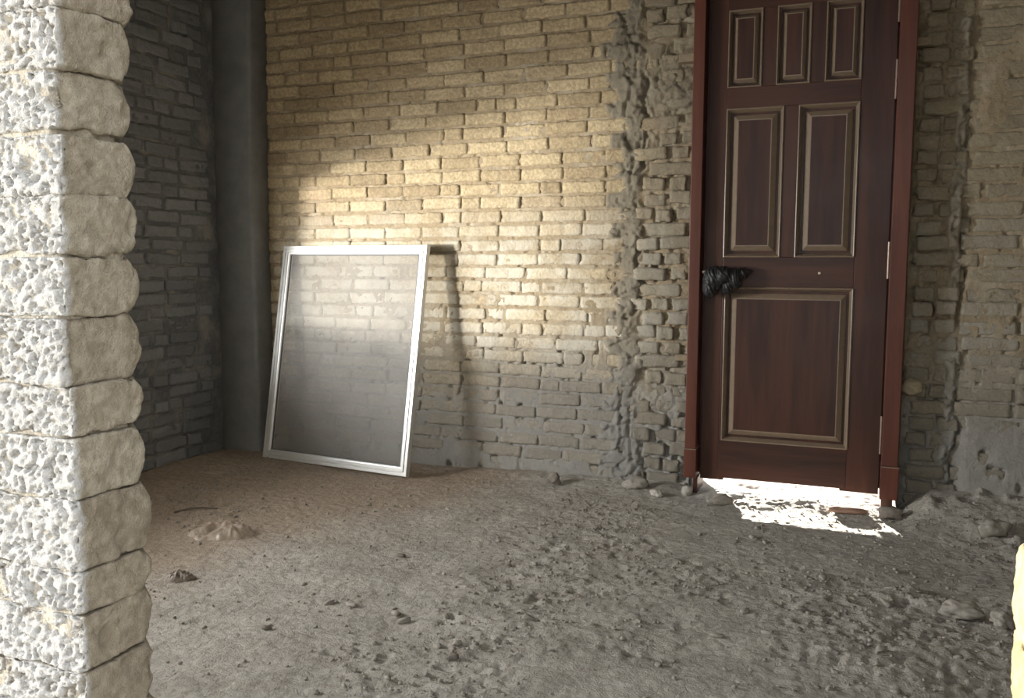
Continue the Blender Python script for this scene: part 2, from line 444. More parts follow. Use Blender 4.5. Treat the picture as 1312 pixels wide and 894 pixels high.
def lay_bricks(parent, specs, mat, frame, limit=300):
    """specs: (kind, variant, u, z, proud, rot, flip) along a wall; frame(u, proud, z) -> world; nearest become single objects"""
    rz = frame['rz']
    specs = [(a, b, c, d, max(pr, -0.0035) if d > 1.1 else pr, f, g) for a, b, c, d, pr, f, g in specs]
    def mtx(sp):
        k, v, u, z, pr, rot, flip = sp
        m = Matrix.Translation(frame['at'](u, pr, z)) @ Matrix.Rotation(rz, 4, 'Z') @ Matrix.Rotation(rot + (math.pi if flip else 0), 4, 'Y')
        return m
    cam = Vector((0, 0, CAM_H))
    sp2 = sorted(specs, key=lambda s: (0 if s[-1] is not None and frame['vis'](s[2], s[3]) else 1, (Vector(frame['at'](s[2], 0, s[3])) - cam).length))
    single, rest = sp2[:limit], sp2[limit:]
    for sp in single:
        o = bpy.data.objects.new('brick', VAR[sp[0]][sp[1]][2]); COL.objects.link(o)
        o.parent = parent; o.matrix_local = parent.matrix_world.inverted() @ mtx(sp)
    if rest:
        Vs, Qs, T, off = [], [], [], 0
        for sp in rest:
            p, q, _ = VAR[sp[0]][sp[1]]
            m = np.array(mtx(sp)); ph = p @ m[:3, :3].T + m[:3, 3]
            Vs.append(ph); Qs.append(q + off); off += len(p); T.append(np.full(len(p), random.random()))
        me = make_mesh('brick_courses', np.concatenate(Vs), np.concatenate(Qs), [mat], True)
        a = me.attributes.new('tint', 'FLOAT', 'POINT'); a.data.foreach_set('value', np.concatenate(T).astype(np.float32))
        link('brick_courses', me, parent, kind='stuff')

# ------------------------------------------------------------------ back wall
def zone_rough(X, Z):
    """1 inside the hacked, patched strips beside the door"""
    wl = 0.055 * fbm(Z * 5, 0 * Z, 0, 71, 3) + 0.03 * np.sign(np.sin(Z * 2 * math.pi / (2 * CO)))
    edge = -1.235 + wl
    wr = -1.075 + 0.05 * fbm(Z * 6, 0 * Z + 3, 0, 73, 3)
    a = sstep(-0.015, 0.02, X - edge) * (1 - sstep(-0.02, 0.02, X - wr))
    b = sstep(-0.03, 0.03, X - edge - 0.05) * (1 - sstep(-0.84, -0.80, X)) * sstep(1.75, 1.95, Z + 0.1 * fbm(X * 5, Z * 5, 0, 75, 2)) * (1 - sstep(2.05, 2.25, Z + 0.1 * fbm(X * 5, Z * 5, 0, 76, 2))) * 0.8
    c0 = 0.375 + 0.022 * fbm(Z * 5, 0 * Z, 0, 77, 3)
    c = sstep(-0.075, -0.03, X - c0) * (1 - sstep(0.0, 0.015, X - c0)) * (0.6 + 0.4 * np.sign(fbm(Z * 3, 0 * Z, 0, 78, 2)))
    return np.clip(np.maximum(np.maximum(a, b), c), 0, 1)
def crack(X, Z):
    c0 = 0.382 + 0.022 * fbm(Z * 5, 0 * Z, 0, 77, 3) + 0.012 * fbm(Z * 25, 0 * Z, 0, 79, 2)
    c1 = -1.09 + 0.05 * fbm(Z * 6, 0 * Z + 3, 0, 73, 3) + 0.012 * fbm(Z * 30, 0 * Z, 0, 80, 2)
    g0 = np.exp(-((X - c0) / 0.008) ** 2) * sstep(-0.25, 0.15, fbm(Z * 4, 0 * Z + 9, 0, 81, 2))
    g1 = np.exp(-((X - c1) / 0.010) ** 2) * sstep(-0.2, 0.15, fbm(Z * 4, 0 * Z + 5, 0, 82, 2))
    return np.maximum(g0, g1)
def mortar_y(X, Z):
    """height of mortar towards the room, metres, relative to brick faces"""
    flush = sstep(1.30, 1.02, Z + 0.14 * fbm(X * 1.6, Z * 1.6, 0, 84, 3)) if False else 1 - sstep(1.0, 1.32, Z + 0.16 * fbm(X * 1.6, Z * 1.6, 0, 84, 3))
    h = -0.0085 + flush * 0.0038
    h = h + 0.0030 * fbm(X * 30, Z * 30, 0, 85, 3)
    h = h + flush * 0.0062 * fbm(X * 6, Z * 8, 0, 86, 3)
    h = h - (0.010 * flush + 0.006) * np.maximum(0, fbm(X * 26, Z * 14, 0, 87, 2) - 0.30) * 4      # small holes in the joints
    # patched strips: lumpy, ridged, undercut
    r = zone_rough(X, Z)
    lump = 0.012 + 0.022 * fbm(X * 9, Z * 7, 0, 91, 3) + 0.020 * ridge(X * 11 + 0.7 * Z, Z * 8, 0, 92, 3)
    wx = X + 0.02 * fbm(X * 14, Z * 14, 0, 93, 3); wz = Z + 0.02 * fbm(X * 14, Z * 14, 5, 94, 3)
    f1, f2, cid = worley(wx * 11, wz * 14, 7)
    lump = 0.006 + 0.016 * fbm(X * 9, Z * 7, 0, 91, 3) + 0.012 * ridge(X * 11 + 0.7 * Z, Z * 8, 0, 92, 3) + 0.020 * (cid - 0.4) - 0.016 * (1 - sstep(0.0, 0.10, f2 - f1)) + 0.006 * fbm(X * 55, Z * 55, 0, 90, 3)
    pits = -0.05 * np.maximum(0, ridge(X * 13, Z * 11, 0, 95, 2) - 0.55)
    h = h * (1 - r) + r * (lump + pits)
    # broken bricks zone next to the frames: deep ragged joints
    br = sstep(-1.10, -1.04, X) * (1 - sstep(-0.80, -0.78, X)) + sstep(0.15, 0.17, X) * (1 - sstep(0.33, 0.37, X))
    h = h - br * (1 - r) * (0.006 + 0.05 * np.maximum(0, fbm(X * 16, Z * 16, 0, 96, 3) - 0.12) - 0.010 * (cid - 0.45) + 0.010 * (1 - sstep(0.0, 0.14, f2 - f1)))
    # earth-smeared area right of the crack
    sm = sstep(0.38, 0.45, X) * sstep(-0.25, 0.2, fbm(X * 2.2, Z * 1.4, 0, 97, 3) + 0.25 * (1 - sstep(0.2, 0.9, Z)))
    h = h + sm * (0.010 + 0.006 * fbm(X * 12, Z * 12, 0, 98, 3) - np.maximum(h, -0.01) * 0.3)
    h = h - 0.035 * crack(X, Z)
    # smear at the foot of the wall
    h = h + 0.012 * (1 - sstep(0.02, 0.14, Z + 0.05 * fbm(X * 5, Z * 5, 0, 99, 2)))
    return h
def build_back_wall():
    bm = bmesh.new()
    yb0, yb1 = YB + 0.05, YB + 0.24
    add_box(bm, XL - 0.25, DX0, yb0, yb1, -0.3, ZC + 0.1)
    add_box(bm, DX1, XR + 0.25, yb0, yb1, -0.3, ZC + 0.1)
    add_box(bm, DX0, DX1, yb0, yb1, DZ, ZC + 0.1)
    wall = link('wall_back', from_bm('wall_back', bm, M_mortar), kind='structure')
    Vs, Qs, off = [], [], 0
    for x0, x1, z0, z1 in ((-3.62, DX0, -0.05, ZC), (DX1, 1.0, -0.05, ZC), (DX0, DX1, DZ, ZC)):
        st = 0.0072
        xs = np.linspace(x0, x1, int((x1 - x0) / st) + 1); zs = np.linspace(z0, z1, int((z1 - z0) / st) + 1)
        X, Z = np.meshgrid(xs, zs); X = X.ravel(); Z = Z.ravel()
        Y = YB - mortar_y(X, Z)
        # returns along the free edges so no slit stays open to the slab
        ed = (np.abs(X - x0) < 1e-6) | (np.abs(X - x1) < 1e-6) | (np.abs(Z - z0) < 1e-6) | (np.abs(Z - z1) < 1e-6)
        Y = np.where(ed, YB + 0.06, Y)
        Vs.append(np.stack([X, Y, Z], 1)); Qs.append(grid(len(xs), len(zs)) + off); off += len(X)
    x0, x1 = 1.0, XR + 0.02
    Vs.append(np.array([[x0, YB + 0.004, -0.05], [x1, YB + 0.004, -0.05], [x1, YB + 0.004, ZC], [x0, YB + 0.004, ZC]]))
    Qs.append(np.array([[0, 1, 2, 3]]) + off)
    VV = np.concatenate(Vs)
    me = make_mesh('mortar', VV, np.concatenate(Qs), [M_mortar], True)
    a = me.attributes.new('patch', 'FLOAT', 'POINT'); a.data.foreach_set('value', zone_rough(VV[:, 0], VV[:, 2]).astype(np.float32))
    link('mortar', me, wall)
    specs = []
    ncourse = int(ZC / CO)
    for k in range(ncourse):
        z = CO * (k + 0.5) + 0.002
        # ---- clean brickwork, left of the patched strip
        end = -1.235 + 0.05 * float(fbm(np.array([z * 5]), np.array([0.0]), 0, 71, 3)[0]) + 0.03 * (1 if math.sin(z * 2 * math.pi / (2 * CO)) > 0 else -1) + 0.03
        u = -3.36 - (0.118 if k % 2 else 0.0) + random.uniform(-0.03, 0.03)
        while u < end - 0.03:
            kd = 'full'
            if random.random() < 0.07: kd = 'head'
            if u + LEN[kd] > end + 0.05: kd = 'three' if u + LEN['three'] < end + 0.05 else ('head' if u + LEN['head'] < end + 0.04 else 'half')
            L = LEN[kd]
            if u + L > -3.37:
                sag = 0.003 * math.sin(u * 2.1 + k)
                specs.append((kd, random.randrange(len(VAR[kd])), u + L / 2, z + sag + random.gauss(0, 0.0014), random.gauss(0, 0.0028), random.gauss(0, 0.006), random.random() < 0.5))
            u += L + random.uniform(0.000, 0.008)
        # ---- broken bricks between strip and door frame
        u = -1.09 + random.uniform(-0.04, 0.05)
        while u < DX0 - 0.05:
            kd = random.choice(['three', 'head', 'half', 'head', 'full'])
            L = LEN[kd]
            if u + L > DX0 - 0.005: kd = 'half'; L = LEN[kd]
            if u + L > DX0 + 0.02: break
            big = 1.75 < z < 2.2
            if not (big and random.random() < 0.55):
                specs.append((kd, random.randrange(len(VAR[kd])), u + L / 2, z + random.gauss(0, 0.004), random.gauss(0.0, 0.008), random.gauss(0, 0.035), random.random() < 0.5))
            u += L + random.uniform(0.010, 0.03)
        # ---- right of the door
        u = DX1 + 0.02 + random.uniform(0, 0.03)
        while u < 1.05:
            rough = u < 0.36
            kd = random.choice(['three', 'head', 'full', 'half']) if rough else 'full'
            L = LEN[kd]
            if rough and u + L > 0.40: kd = 'half'; L = LEN[kd]
            specs.append((kd, random.randrange(len(VAR[kd])), u + L / 2, z + random.gauss(0, 0.003), random.gauss(-0.001, 0.006 if rough else 0.003), random.gauss(0, 0.02 if rough else 0.007), random.random() < 0.5))
            u += L + random.uniform(0.010, 0.022 if rough else 0.015)
        # ---- over the door, above the frame of the picture
        if z > DZ + 0.03:
            u = DX0
            while u < DX1 - 0.2:
                specs.append(('full', random.randrange(18), u + 0.1125, z, random.gauss(0, 0.002), 0, False)); u += 0.237
    fr = {'rz': 0.0, 'at': lambda u, pr, z: Vector((u, YB - pr, z)), 'vis': lambda u, z: u < 0.60 and z < 2.66 and not (u < -2.3 and z < 1.1 and u > -3.2)}
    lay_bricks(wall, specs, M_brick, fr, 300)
    return wall
wall_back = build_back_wall()

# ------------------------------------------------------------------ left wall with side window
def build_left_wall():
    bm = bmesh.new()
    x0, x1 = XL - 0.22, XL - 0.03
    ya, yb = Y0 - 0.1, YB + 0.2
    add_box(bm, x0, x1, ya, WY0, -0.3, ZC + 0.1)
    add_box(bm, x0, x1, WY1, yb, -0.3, ZC + 0.1)
    add_box(bm, x0, x1, WY0, WY1, -0.3, WZ0)
    add_box(bm, x0, x1, WY0, WY1, WZ1, ZC + 0.1)
    wall = link('wall_left', from_bm('wall_left', bm, M_mortar_left), kind='structure')
    Vs, Qs, off = [], [], 0
    for a, b, c, d in ((Y1, WY0, 0, ZC), (WY1, 4.40, 0, ZC), (WY0, WY1, -0.0, WZ0), (WY0, WY1, WZ1, ZC)):
        st = 0.012
        us = np.linspace(a, b, int((b - a) / st) + 1); zs = np.linspace(c - 0.05 if c == 0 else c, d, int((d - c) / st) + 1)
        U, Z = np.meshgrid(us, zs); U = U.ravel(); Z = Z.ravel()
        h = -0.008 + 0.006 * fbm(U * 14, Z * 14, 0, 121, 3)
        X = XL + h
        ed = (np.abs(U - a) < 1e-6) | (np.abs(U - b) < 1e-6) | (np.abs(Z - zs[0]) < 1e-6) | (np.abs(Z - d) < 1e-6)
        X = np.where(ed, XL - 0.04, X)
        q = grid(len(us), len(zs)) + off
        Vs.append(np.stack([X, U, Z], 1)); Qs.append(q); off += len(U)
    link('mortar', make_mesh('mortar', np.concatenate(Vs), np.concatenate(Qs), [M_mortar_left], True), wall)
    specs = []
    for k in range(int(ZC / CO)):
        z = CO * (k + 0.5)
        u = Y1 + 0.01 - (0.118 if k % 2 else 0) + random.uniform(-0.02, 0.02)
        while u < 4.24:
            kd = 'lhead' if random.random() < 0.3 else 'lfull'
            L = LEN[kd]
            inwin = u + L > WY0 - 0.005 and u < WY1 + 0.005 and WZ0 - 0.03 < z < WZ1 + 0.03
            if u > Y1 and not inwin and u + L < 4.27:
                specs.append((kd, random.randrange(len(VAR[kd])), u + L / 2, z + random.gauss(0, 0.003), random.gauss(0.001, 0.006), random.gauss(0, 0.02), random.random() < 0.5))
            u += L + random.uniform(0.012, 0.024)
    fr = {'rz': math.pi / 2, 'at': lambda u, pr, z: Vector((XL + pr, u, z)), 'vis': lambda u, z: u > 3.45 and z < 2.6}
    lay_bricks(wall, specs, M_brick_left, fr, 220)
    # concrete sill of the side window
    link('window_sill', box_me('window_sill', (XL - 0.2, XL + 0.0, WY0, WY1, WZ0 - 0.01, WZ0 + 0.012), M_concrete, 0.005), wall)
build_left_wall()

# ------------------------------------------------------------------ right wall, ceiling, column
link('wall_right', box_me('wall_right', (XR, XR + 0.2, Y0 - 0.1, YB + 0.2, -0.3, ZC + 0.1), M_plaster), kind='structure')
link('ceiling', box_me('ceiling', (XL - 0.25, XR + 0.25, Y0 - 0.02, YB + 0.25, ZC, ZC + 0.18), M_concrete), kind='structure')
def build_column():
    # square-cast corner column, arris worn round on the room side
    x0, x1, y0, y1 = XL - 0.02, -3.35, 4.25, YB + 0.06
    prof = [(x0, y0)]
    r = 0.022
    for i in range(9):
        a = -math.pi / 2 + i / 8 * math.pi / 2
        prof.append((x1 - r + r * math.cos(a), y0 + r + r * math.sin(a)))
    prof += [(x1, y1), (x0, y1)]
    zs = np.linspace(-0.05, ZC, 90)
    n = len(prof); V, Q = [], []
    for i, z in enumerate(zs):
        for (px, py) in prof:
            V.append((px + 0.004 * math.sin(z * 3.1) + random.gauss(0, 0.0008), py + 0.004 * math.sin(z * 2.3 + 1) + random.gauss(0, 0.0008), z))
    for i in range(len(zs) - 1):
        for j in range(n):
            a = i * n + j; b = i * n + (j + 1) % n
            Q.append((a, b, b + n, a + n))
    me = make_mesh('column', V, Q, [M_concrete], True)
    link('column_corner', me, kind='structure')
build_column()

# ------------------------------------------------------------------ front wall: the opening the camera looks through
def near_brick(name, cx, cz, side, parent, seed, dens=1.0, dx=0.0, scallop=0.024, L=0.235, h=0.066):
    """side=-1: left pillar (its reveal faces +x); side=+1: right jamb"""
    dp = Y1 - Y0
    nx, ny, nz = int(L / 0.0024 * dens), int(dp / 0.0024 * dens), int(h / 0.0024 * dens)
    P, Q = lattice_box(nx, ny, nz, False)
    half = np.array([L / 2, dp / 2, h / 2])
    p, n = rounded(P, half, 0.004)
    # room-side arris at the reveal is knocked round, unevenly from brick to brick
    rs = -side * P[:, 0]
    s = seed * 7.31
    wx, wy, wz = p[:, 0] + cx, p[:, 1] + seed * 0.37, p[:, 2] + cz
    lat = np.clip((rs * half[0] - (half[0] - 0.03)) / 0.03, 0, 1)          # towards the reveal
    far = np.clip((p[:, 1] - half[1] + 0.034) / 0.034, 0, 1)
    e = np.abs(P[:, 2])
    rnd = scallop * (0.35 + 0.75 * e ** 3) * far ** 2 * lat ** 1.5
    p[:, 1] -= rnd * 0.75
    p[:, 0] += side * rnd * 0.35
    # general weathering
    big = 0.0055 * fbm(wx * 16, wy * 16, wz * 22 + s, seed, 3)
    front = np.clip(-n[:, 1], 0, 1)
    pit = -0.011 * np.maximum(0, fbm(wx * 215, wy * 215, wz * 215, 300 + seed, 3) - 0.02) * (0.22 + 1.3 * front)
    gr = 0.0030 * fbm(wx * 95, wy * 95, wz * 95, 400 + seed, 4, 0.65) * (0.6 + 0.9 * front)
    holes = -0.016 * np.maximum(0, fbm(wx * 30, wy * 30, wz * 30, 500 + seed, 2) - 0.38)
    p = p + n * (big + pit + gr + holes)[:, None]
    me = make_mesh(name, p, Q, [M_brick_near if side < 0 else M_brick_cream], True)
    o = link(name, me, parent, (cx, (Y0 + Y1) / 2, cz))
    o.rotation_euler = (random.gauss(0, 0.006), random.gauss(0, 0.010), random.gauss(0, 0.012))
    return o
LEFT_BEDS = [0.33, 0.40, 0.465, 0.53, 0.60, 0.67, 0.737, 0.787, 0.868, 0.937, 0.995, 1.070, 1.137, 1.203, 1.270, 1.335, 1.400, 1.468, 1.537, 1.605, 1.675, 1.745]
def build_front_wall():
    bm = bmesh.new()
    i = 0.012
    add_box(bm, XL - 0.25, OX0 - 0.02, Y0 + i, Y1 - 0.028, -0.3, ZC + 0.1)
    add_box(bm, OX1 + 0.022, XR + 0.25, Y0 + i, Y1 - 0.028, -0.3, ZC + 0.1)
    add_box(bm, OX0 - 0.02, OX1 + 0.022, Y0 + i, Y1 - 0.028, OZ, ZC + 0.1)
    wall = link('wall_front', from_bm('wall_front', bm, M_mortar_near), kind='structure')
    co = 0.0712
    # mortar beds of the left pillar, rough and slightly hollow
    for side, xa, xb in ((-1, OX0 - 0.5, OX0 - 0.012), (1, OX1 + 0.014, OX1 + 0.4)):
        P, Q = lattice_box(60, 24, 200, False)
        half = np.array([(xb - xa) / 2, (Y1 - Y0) / 2 - 0.0125, 0.72])
        p, n = rounded(P, half, 0.012)
        d = 0.006 * fbm(p[:, 0] * 30, p[:, 1] * 30, p[:, 2] * 30, 600, 3) + 0.003 * fbm(p[:, 0] * 90, p[:, 1] * 90, p[:, 2] * 90, 610, 2)
        p = p + n * d[:, None]
        p[:, 1] -= 0.006
        link('mortar_bed', make_mesh('mortar_bed', p, Q, [M_mortar_near], True), wall, ((xa + xb) / 2, (Y0 + Y1) / 2, 1.05))
    sc = [0.03, 0.022, 0.026, 0.018, 0.03, 0.024, 0.034, 0.02, 0.026]
    beds = LEFT_BEDS
    for k in range(len(beds) - 1):
        z = (beds[k] + beds[k + 1]) / 2; h = beds[k + 1] - beds[k] - 0.0015
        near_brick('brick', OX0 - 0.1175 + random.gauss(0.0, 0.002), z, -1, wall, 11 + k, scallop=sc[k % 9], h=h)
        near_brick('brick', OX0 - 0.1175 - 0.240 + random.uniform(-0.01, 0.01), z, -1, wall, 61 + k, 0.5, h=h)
    for k in range(20):
        z = 0.375 + co * k
        dx = 0.0 if z < 0.90 else 0.005
        near_brick('brick', OX1 + 0.1175 + dx, z, 1, wall, 111 + k, 0.6, scallop=0.008)
build_front_wall()

# ------------------------------------------------------------------ the door in the back wall
YL = 4.33            # face of the leaf
def nested_frame(name, x0, x1, z0, z1, steps, mat, cap=False):
    """mitred rings; steps = (inset, y)"""
    V, Q = [], []
    for ins, y in steps:
        V += [(x0 + ins, y, z0 + ins), (x1 - ins, y, z0 + ins), (x1 - ins, y, z1 - ins), (x0 + ins, y, z1 - ins)]
    for i in range(len(steps) - 1):
        for j in range(4):
            a = i * 4 + j; b = i * 4 + (j + 1) % 4
            Q.append((a, b, b + 4, a + 4))
    if cap:
        k = (len(steps) - 1) * 4; Q.append((k, k + 1, k + 2, k + 3))
    return make_mesh(name, V, Q, [mat])
def cyl_me(name, r, h, mat, seg=16, axis='z', bev=0.0):
    bm = bmesh.new()
    bmesh.ops.create_cone(bm, cap_ends=True, segments=seg, radius1=r, radius2=r, depth=h)
    if bev: bmesh.ops.bevel(bm, geom=[e for e in bm.edges if abs(e.verts[0].co.z - e.verts[1].co.z) < 1e-6], offset=bev, segments=2, affect='EDGES')
    if axis == 'y': bmesh.ops.rotate(bm, verts=bm.verts, matrix=Matrix.Rotation(math.pi / 2, 3, 'X'))
    if axis == 'x': bmesh.ops.rotate(bm, verts=bm.verts, matrix=Matrix.Rotation(math.pi / 2, 3, 'Y'))
    return from_bm(name, bm, mat, False)
def build_door():
    door = bpy.data.objects.new('door_1', None); COL.objects.link(door)
    door['kind'] = 'structure'
    door['label'] = 'dark red wooden panelled door in a reddish frame, light shining under it'
    X0, X1, Z0, Z1 = -0.742, 0.074, 0.086, 2.46
    top = [(-0.657, -0.502), (-0.437, -0.288), (-0.224, -0.069)]; tz = (1.958, 2.312)
    mid = [(-0.657, -0.396), (-0.331, -0.069)]; mz = (1.166, 1.862)
    low = [(-0.645, -0.066)]; lz = (0.276, 1.024)
    leaf = link('leaf', box_me('leaf', (X0 + 0.004, X1 - 0.004, YL + 0.024, YL + 0.046, Z0 + 0.004, Z1), M_wood), door)
    b = 0.0025
    def part(name, box, mat): link(name, box_me(name, box, mat, b), leaf)
    part('stile', (X0, -0.657, YL, YL + 0.04, Z0 - 0.008, Z1), M_wood)
    part('stile', (-0.068, X1, YL, YL + 0.04, Z0 - 0.008, Z1), M_wood)
    part('rail', [(-0.657, -0.068, YL, YL + 0.04, Z0 + 0.003, lz[0]), (-0.657, -0.631, YL + 0.001, YL + 0.039, Z0 - 0.008, Z0 + 0.02), (-0.094, -0.068, YL + 0.001, YL + 0.039, Z0 - 0.008, Z0 + 0.02)], M_wood_h)
    part('rail', (-0.657, -0.068, YL, YL + 0.04, lz[1], mz[0]), M_wood_h)
    part('rail', (-0.657, -0.068, YL, YL + 0.04, mz[1], tz[0]), M_wood_h)
    part('rail', (-0.657, -0.068, YL, YL + 0.04, tz[1], Z1), M_wood_h)
    part('muntin', (-0.396, -0.331, YL, YL + 0.04, *mz), M_wood)
    part('muntin', (-0.502, -0.437, YL, YL + 0.04, *tz), M_wood)
    part('muntin', (-0.288, -0.224, YL, YL + 0.04, *tz), M_wood)
    part('stile_edge', (-0.657, -0.645, YL, YL + 0.04, *lz), M_wood)
    for rects, zz, small in ((top, tz, True), (mid, mz, False), (low, lz, False)):
        for (a, c) in rects:
            g = 0.013 if small else 0.017
            link('moulding', nested_frame('moulding', a, c, zz[0], zz[1], [(-0.001, YL + 0.002), (0.0, YL - 0.006), (0.0035, YL - 0.0075), (0.006, YL - 0.006), (g, YL + 0.019), (g + 0.001, YL + 0.024)], M_gold), leaf)
            f0 = 0.024 if small else 0.031
            f1 = f0 + (0.017 if small else 0.026)
            pn = link('panel', nested_frame('panel', a, c, zz[0], zz[1], [(f1, YL - 0.001), (f1 + 0.0006, YL - 0.001)], M_wood, True), leaf)
            link('panel_bevel', nested_frame('panel_bevel', a, c, zz[0], zz[1], [(f0 - 0.002, YL + 0.024), (f0, YL + 0.017), (f1 - 0.004, YL - 0.001), (f1, YL - 0.001)], M_gold), leaf)
    # frame: casing proud of the wall, with plinth blocks
    yc, yw = 4.275, 4.46
    link('casing', box_me('casing', (-0.811, -0.757, yc, yw, 0.232, 2.56), M_casing, 0.004), door)
    link('casing', box_me('casing', (0.080, 0.151, yc, yw, 0.222, 2.56), M_casing, 0.004), door)
    link('casing', box_me('casing', (-0.811, 0.151, yc + 0.001, yw, 2.475, 2.555), M_casing, 0.004), door)
    link('plinth_block', box_me('plinth_block', (-0.814, -0.754, yc - 0.004, yw, 0.088, 0.229), M_casing, 0.003), door)
    link('plinth_block', box_me('plinth_block', (0.079, 0.156, yc - 0.004, yw, 0.070, 0.219), M_casing, 0.003), door)
    link('joint_strip', box_me('joint_strip', (-0.815, -0.753, yc - 0.005, yw, 0.2285, 0.2325), M_gold), door)
    link('joint_strip', box_me('joint_strip', (0.078, 0.157, yc - 0.005, yw, 0.2185, 0.2225), M_gold), door)
    link('jamb_foot', box_me('jamb_foot', (-0.770, -0.748, yc + 0.02, yw, -0.02, 0.09), M_wood, 0.003), door)
    link('jamb_foot', box_me('jamb_foot', (0.086, 0.135, yc + 0.01, yw, -0.02, 0.072), M_wood, 0.003), door)
    # rebates behind the leaf close the sides against daylight
    link('rebate', box_me('rebate', (-0.80, -0.730, YL + 0.05, yw + 0.06, 0.095, 2.56), M_wood), door)
    link('rebate', box_me('rebate', (0.062, 0.15, YL + 0.05, yw + 0.06, 0.095, 2.56), M_wood), door)
    link('rebate', box_me('rebate', (-0.80, 0.15, YL + 0.05, yw + 0.06, 2.44, 2.58), M_wood), door)
    for z0, z1 in ((2.19, 2.40), (1.86, 2.03), (1.07, 1.235), (0.27, 0.445)):
        h = link('hinge', cyl_me('hinge', 0.0055, z1 - z0, M_steel, 14, bev=0.001), door, (0.0755, YL - 0.012, (z0 + z1) / 2))
        link('hinge_plate', box_me('hinge_plate', (-0.004, 0.0055, 0.0, 0.012, -(z1 - z0) / 2 + 0.004, (z1 - z0) / 2 - 0.004), M_steel), h)
    link('peephole', cyl_me('peephole', 0.006, 0.008, M_steel, 14, 'y', 0.001), door, (-0.217, YL - 0.003, 1.093))
    # lever handle under the wrapped cloth
    hd = link('handle', box_me('handle', (-0.722, -0.684, YL - 0.008, YL + 0.001, 0.99, 1.108), M_steel, 0.003), door)
    link('spindle', cyl_me('spindle', 0.009, 0.05, M_steel, 16, 'y'), hd, (-0.703, YL - 0.03, 1.088))
    link('lever', cyl_me('lever', 0.0095, 0.20, M_steel, 16, 'x', 0.003), hd, (-0.645, YL - 0.055, 1.096))
    # timber wedges and foam holding the frame off the brickwork
    link('fixing_wedge', box_me('fixing_wedge', (-0.895, -0.806, 4.345, 4.45, 2.10, 2.14), M_timber, 0.004), door)
    link('fixing_wedge', box_me('fixing_wedge', (-0.885, -0.806, 4.352, 4.45, 0.655, 0.685), M_timber, 0.004), door)
    link('fixing_wedge', box_me('fixing_wedge', (0.149, 0.215, 4.36, 4.45, 2.09, 2.125), M_timber, 0.004), door)
    bm = bmesh.new(); bmesh.ops.create_icosphere(bm, subdivisions=4, radius=1)
    P = np.array([v.co[:] for v in bm.verts]); d = 1 + 0.22 * fbm(P[:, 0] * 2, P[:, 1] * 2, P[:, 2] * 2, 701, 3)
    for v, k in zip(bm.verts, d): v.co = Vector((v.co.x * 0.048 * k, v.co.y * 0.05 * k, v.co.z * 0.036 * k))
    link('foam_plug', from_bm('foam_plug', bm, M_foam, True), door, (0.196, 4.385, 0.578))
    return door
build_door()

# ------------------------------------------------------------------ black cloth wrapped round the handle
def build_handle_bag():
    bm = bmesh.new()
    def blob(c, r, rot=0):
        m = Matrix.Translation(c) @ Matrix.Rotation(rot, 4, 'Y') @ Matrix.Diagonal((*r, 1))
        bmesh.ops.create_icosphere(bm, subdivisions=3, radius=1, matrix=m)
    # wrapped band along the lever, two drooping lobes and a thin tail
    blob((-0.690, 4.270, 1.062), (0.046, 0.042, 0.056), 0.25)
    blob((-0.703, 4.272, 1.018), (0.036, 0.034, 0.040), 0.1)
    blob((-0.640, 4.262, 1.080), (0.042, 0.042, 0.042), -0.2)
    blob((-0.597, 4.268, 1.068), (0.036, 0.038, 0.050), -0.25)
    blob((-0.622, 4.272, 1.028), (0.026, 0.032, 0.040), 0.2)
    blob((-0.562, 4.285, 1.090), (0.034, 0.022, 0.020), -0.2)
    blob((-0.530, 4.300, 1.096), (0.022, 0.016, 0.011), -0.1)
    me = bpy.data.meshes.new('tmp'); bm.to_mesh(me); bm.free()
    o = bpy.data.objects.new('tmp', me); COL.objects.link(o)
    r = o.modifiers.new('r', 'REMESH'); r.mode = 'VOXEL'; r.voxel_size = 0.0035
    s = o.modifiers.new('s', 'SMOOTH'); s.iterations = 8; s.factor = 0.5
    dg = bpy.context.evaluated_depsgraph_get(); ev = o.evaluated_get(dg)
    m2 = bpy.data.meshes.new_from_object(ev)
    bpy.data.objects.remove(o)
    V = np.zeros(len(m2.vertices) * 3, np.float32); m2.vertices.foreach_get('co', V); V = V.reshape(-1, 3).astype(float)
    N = np.zeros(len(m2.vertices) * 3, np.float32); m2.vertices.foreach_get('normal', N); N = N.reshape(-1, 3).astype(float)
    # gathered folds running round the lever, leaning
    u = V[:, 0] + 0.35 * (V[:, 2] - 1.05)
    w_ = 0.012 * fbm(V[:, 0] * 20, V[:, 1] * 20, V[:, 2] * 20, 711, 2)
    d = 0.0022 * np.sin((u + 2.2 * w_) * 2 * math.pi / 0.017) + 0.010 * ridge(u * 26 + 4 * w_, V[:, 1] * 12, V[:, 2] * 11, 715, 3)
    V = V + N * d[:, None]
    m2.vertices.foreach_set('co', V.astype(np.float32).ravel()); m2.update()
    m2.materials.clear(); m2.materials.append(M_black)
    m2.polygons.foreach_set('use_smooth', np.ones(len(m2.polygons), bool))
    m2.name = 'cloth_bundle'
    link('cloth_bundle', m2, label='crumpled black cloth bundled round the door handle', cat='cloth')
build_handle_bag()

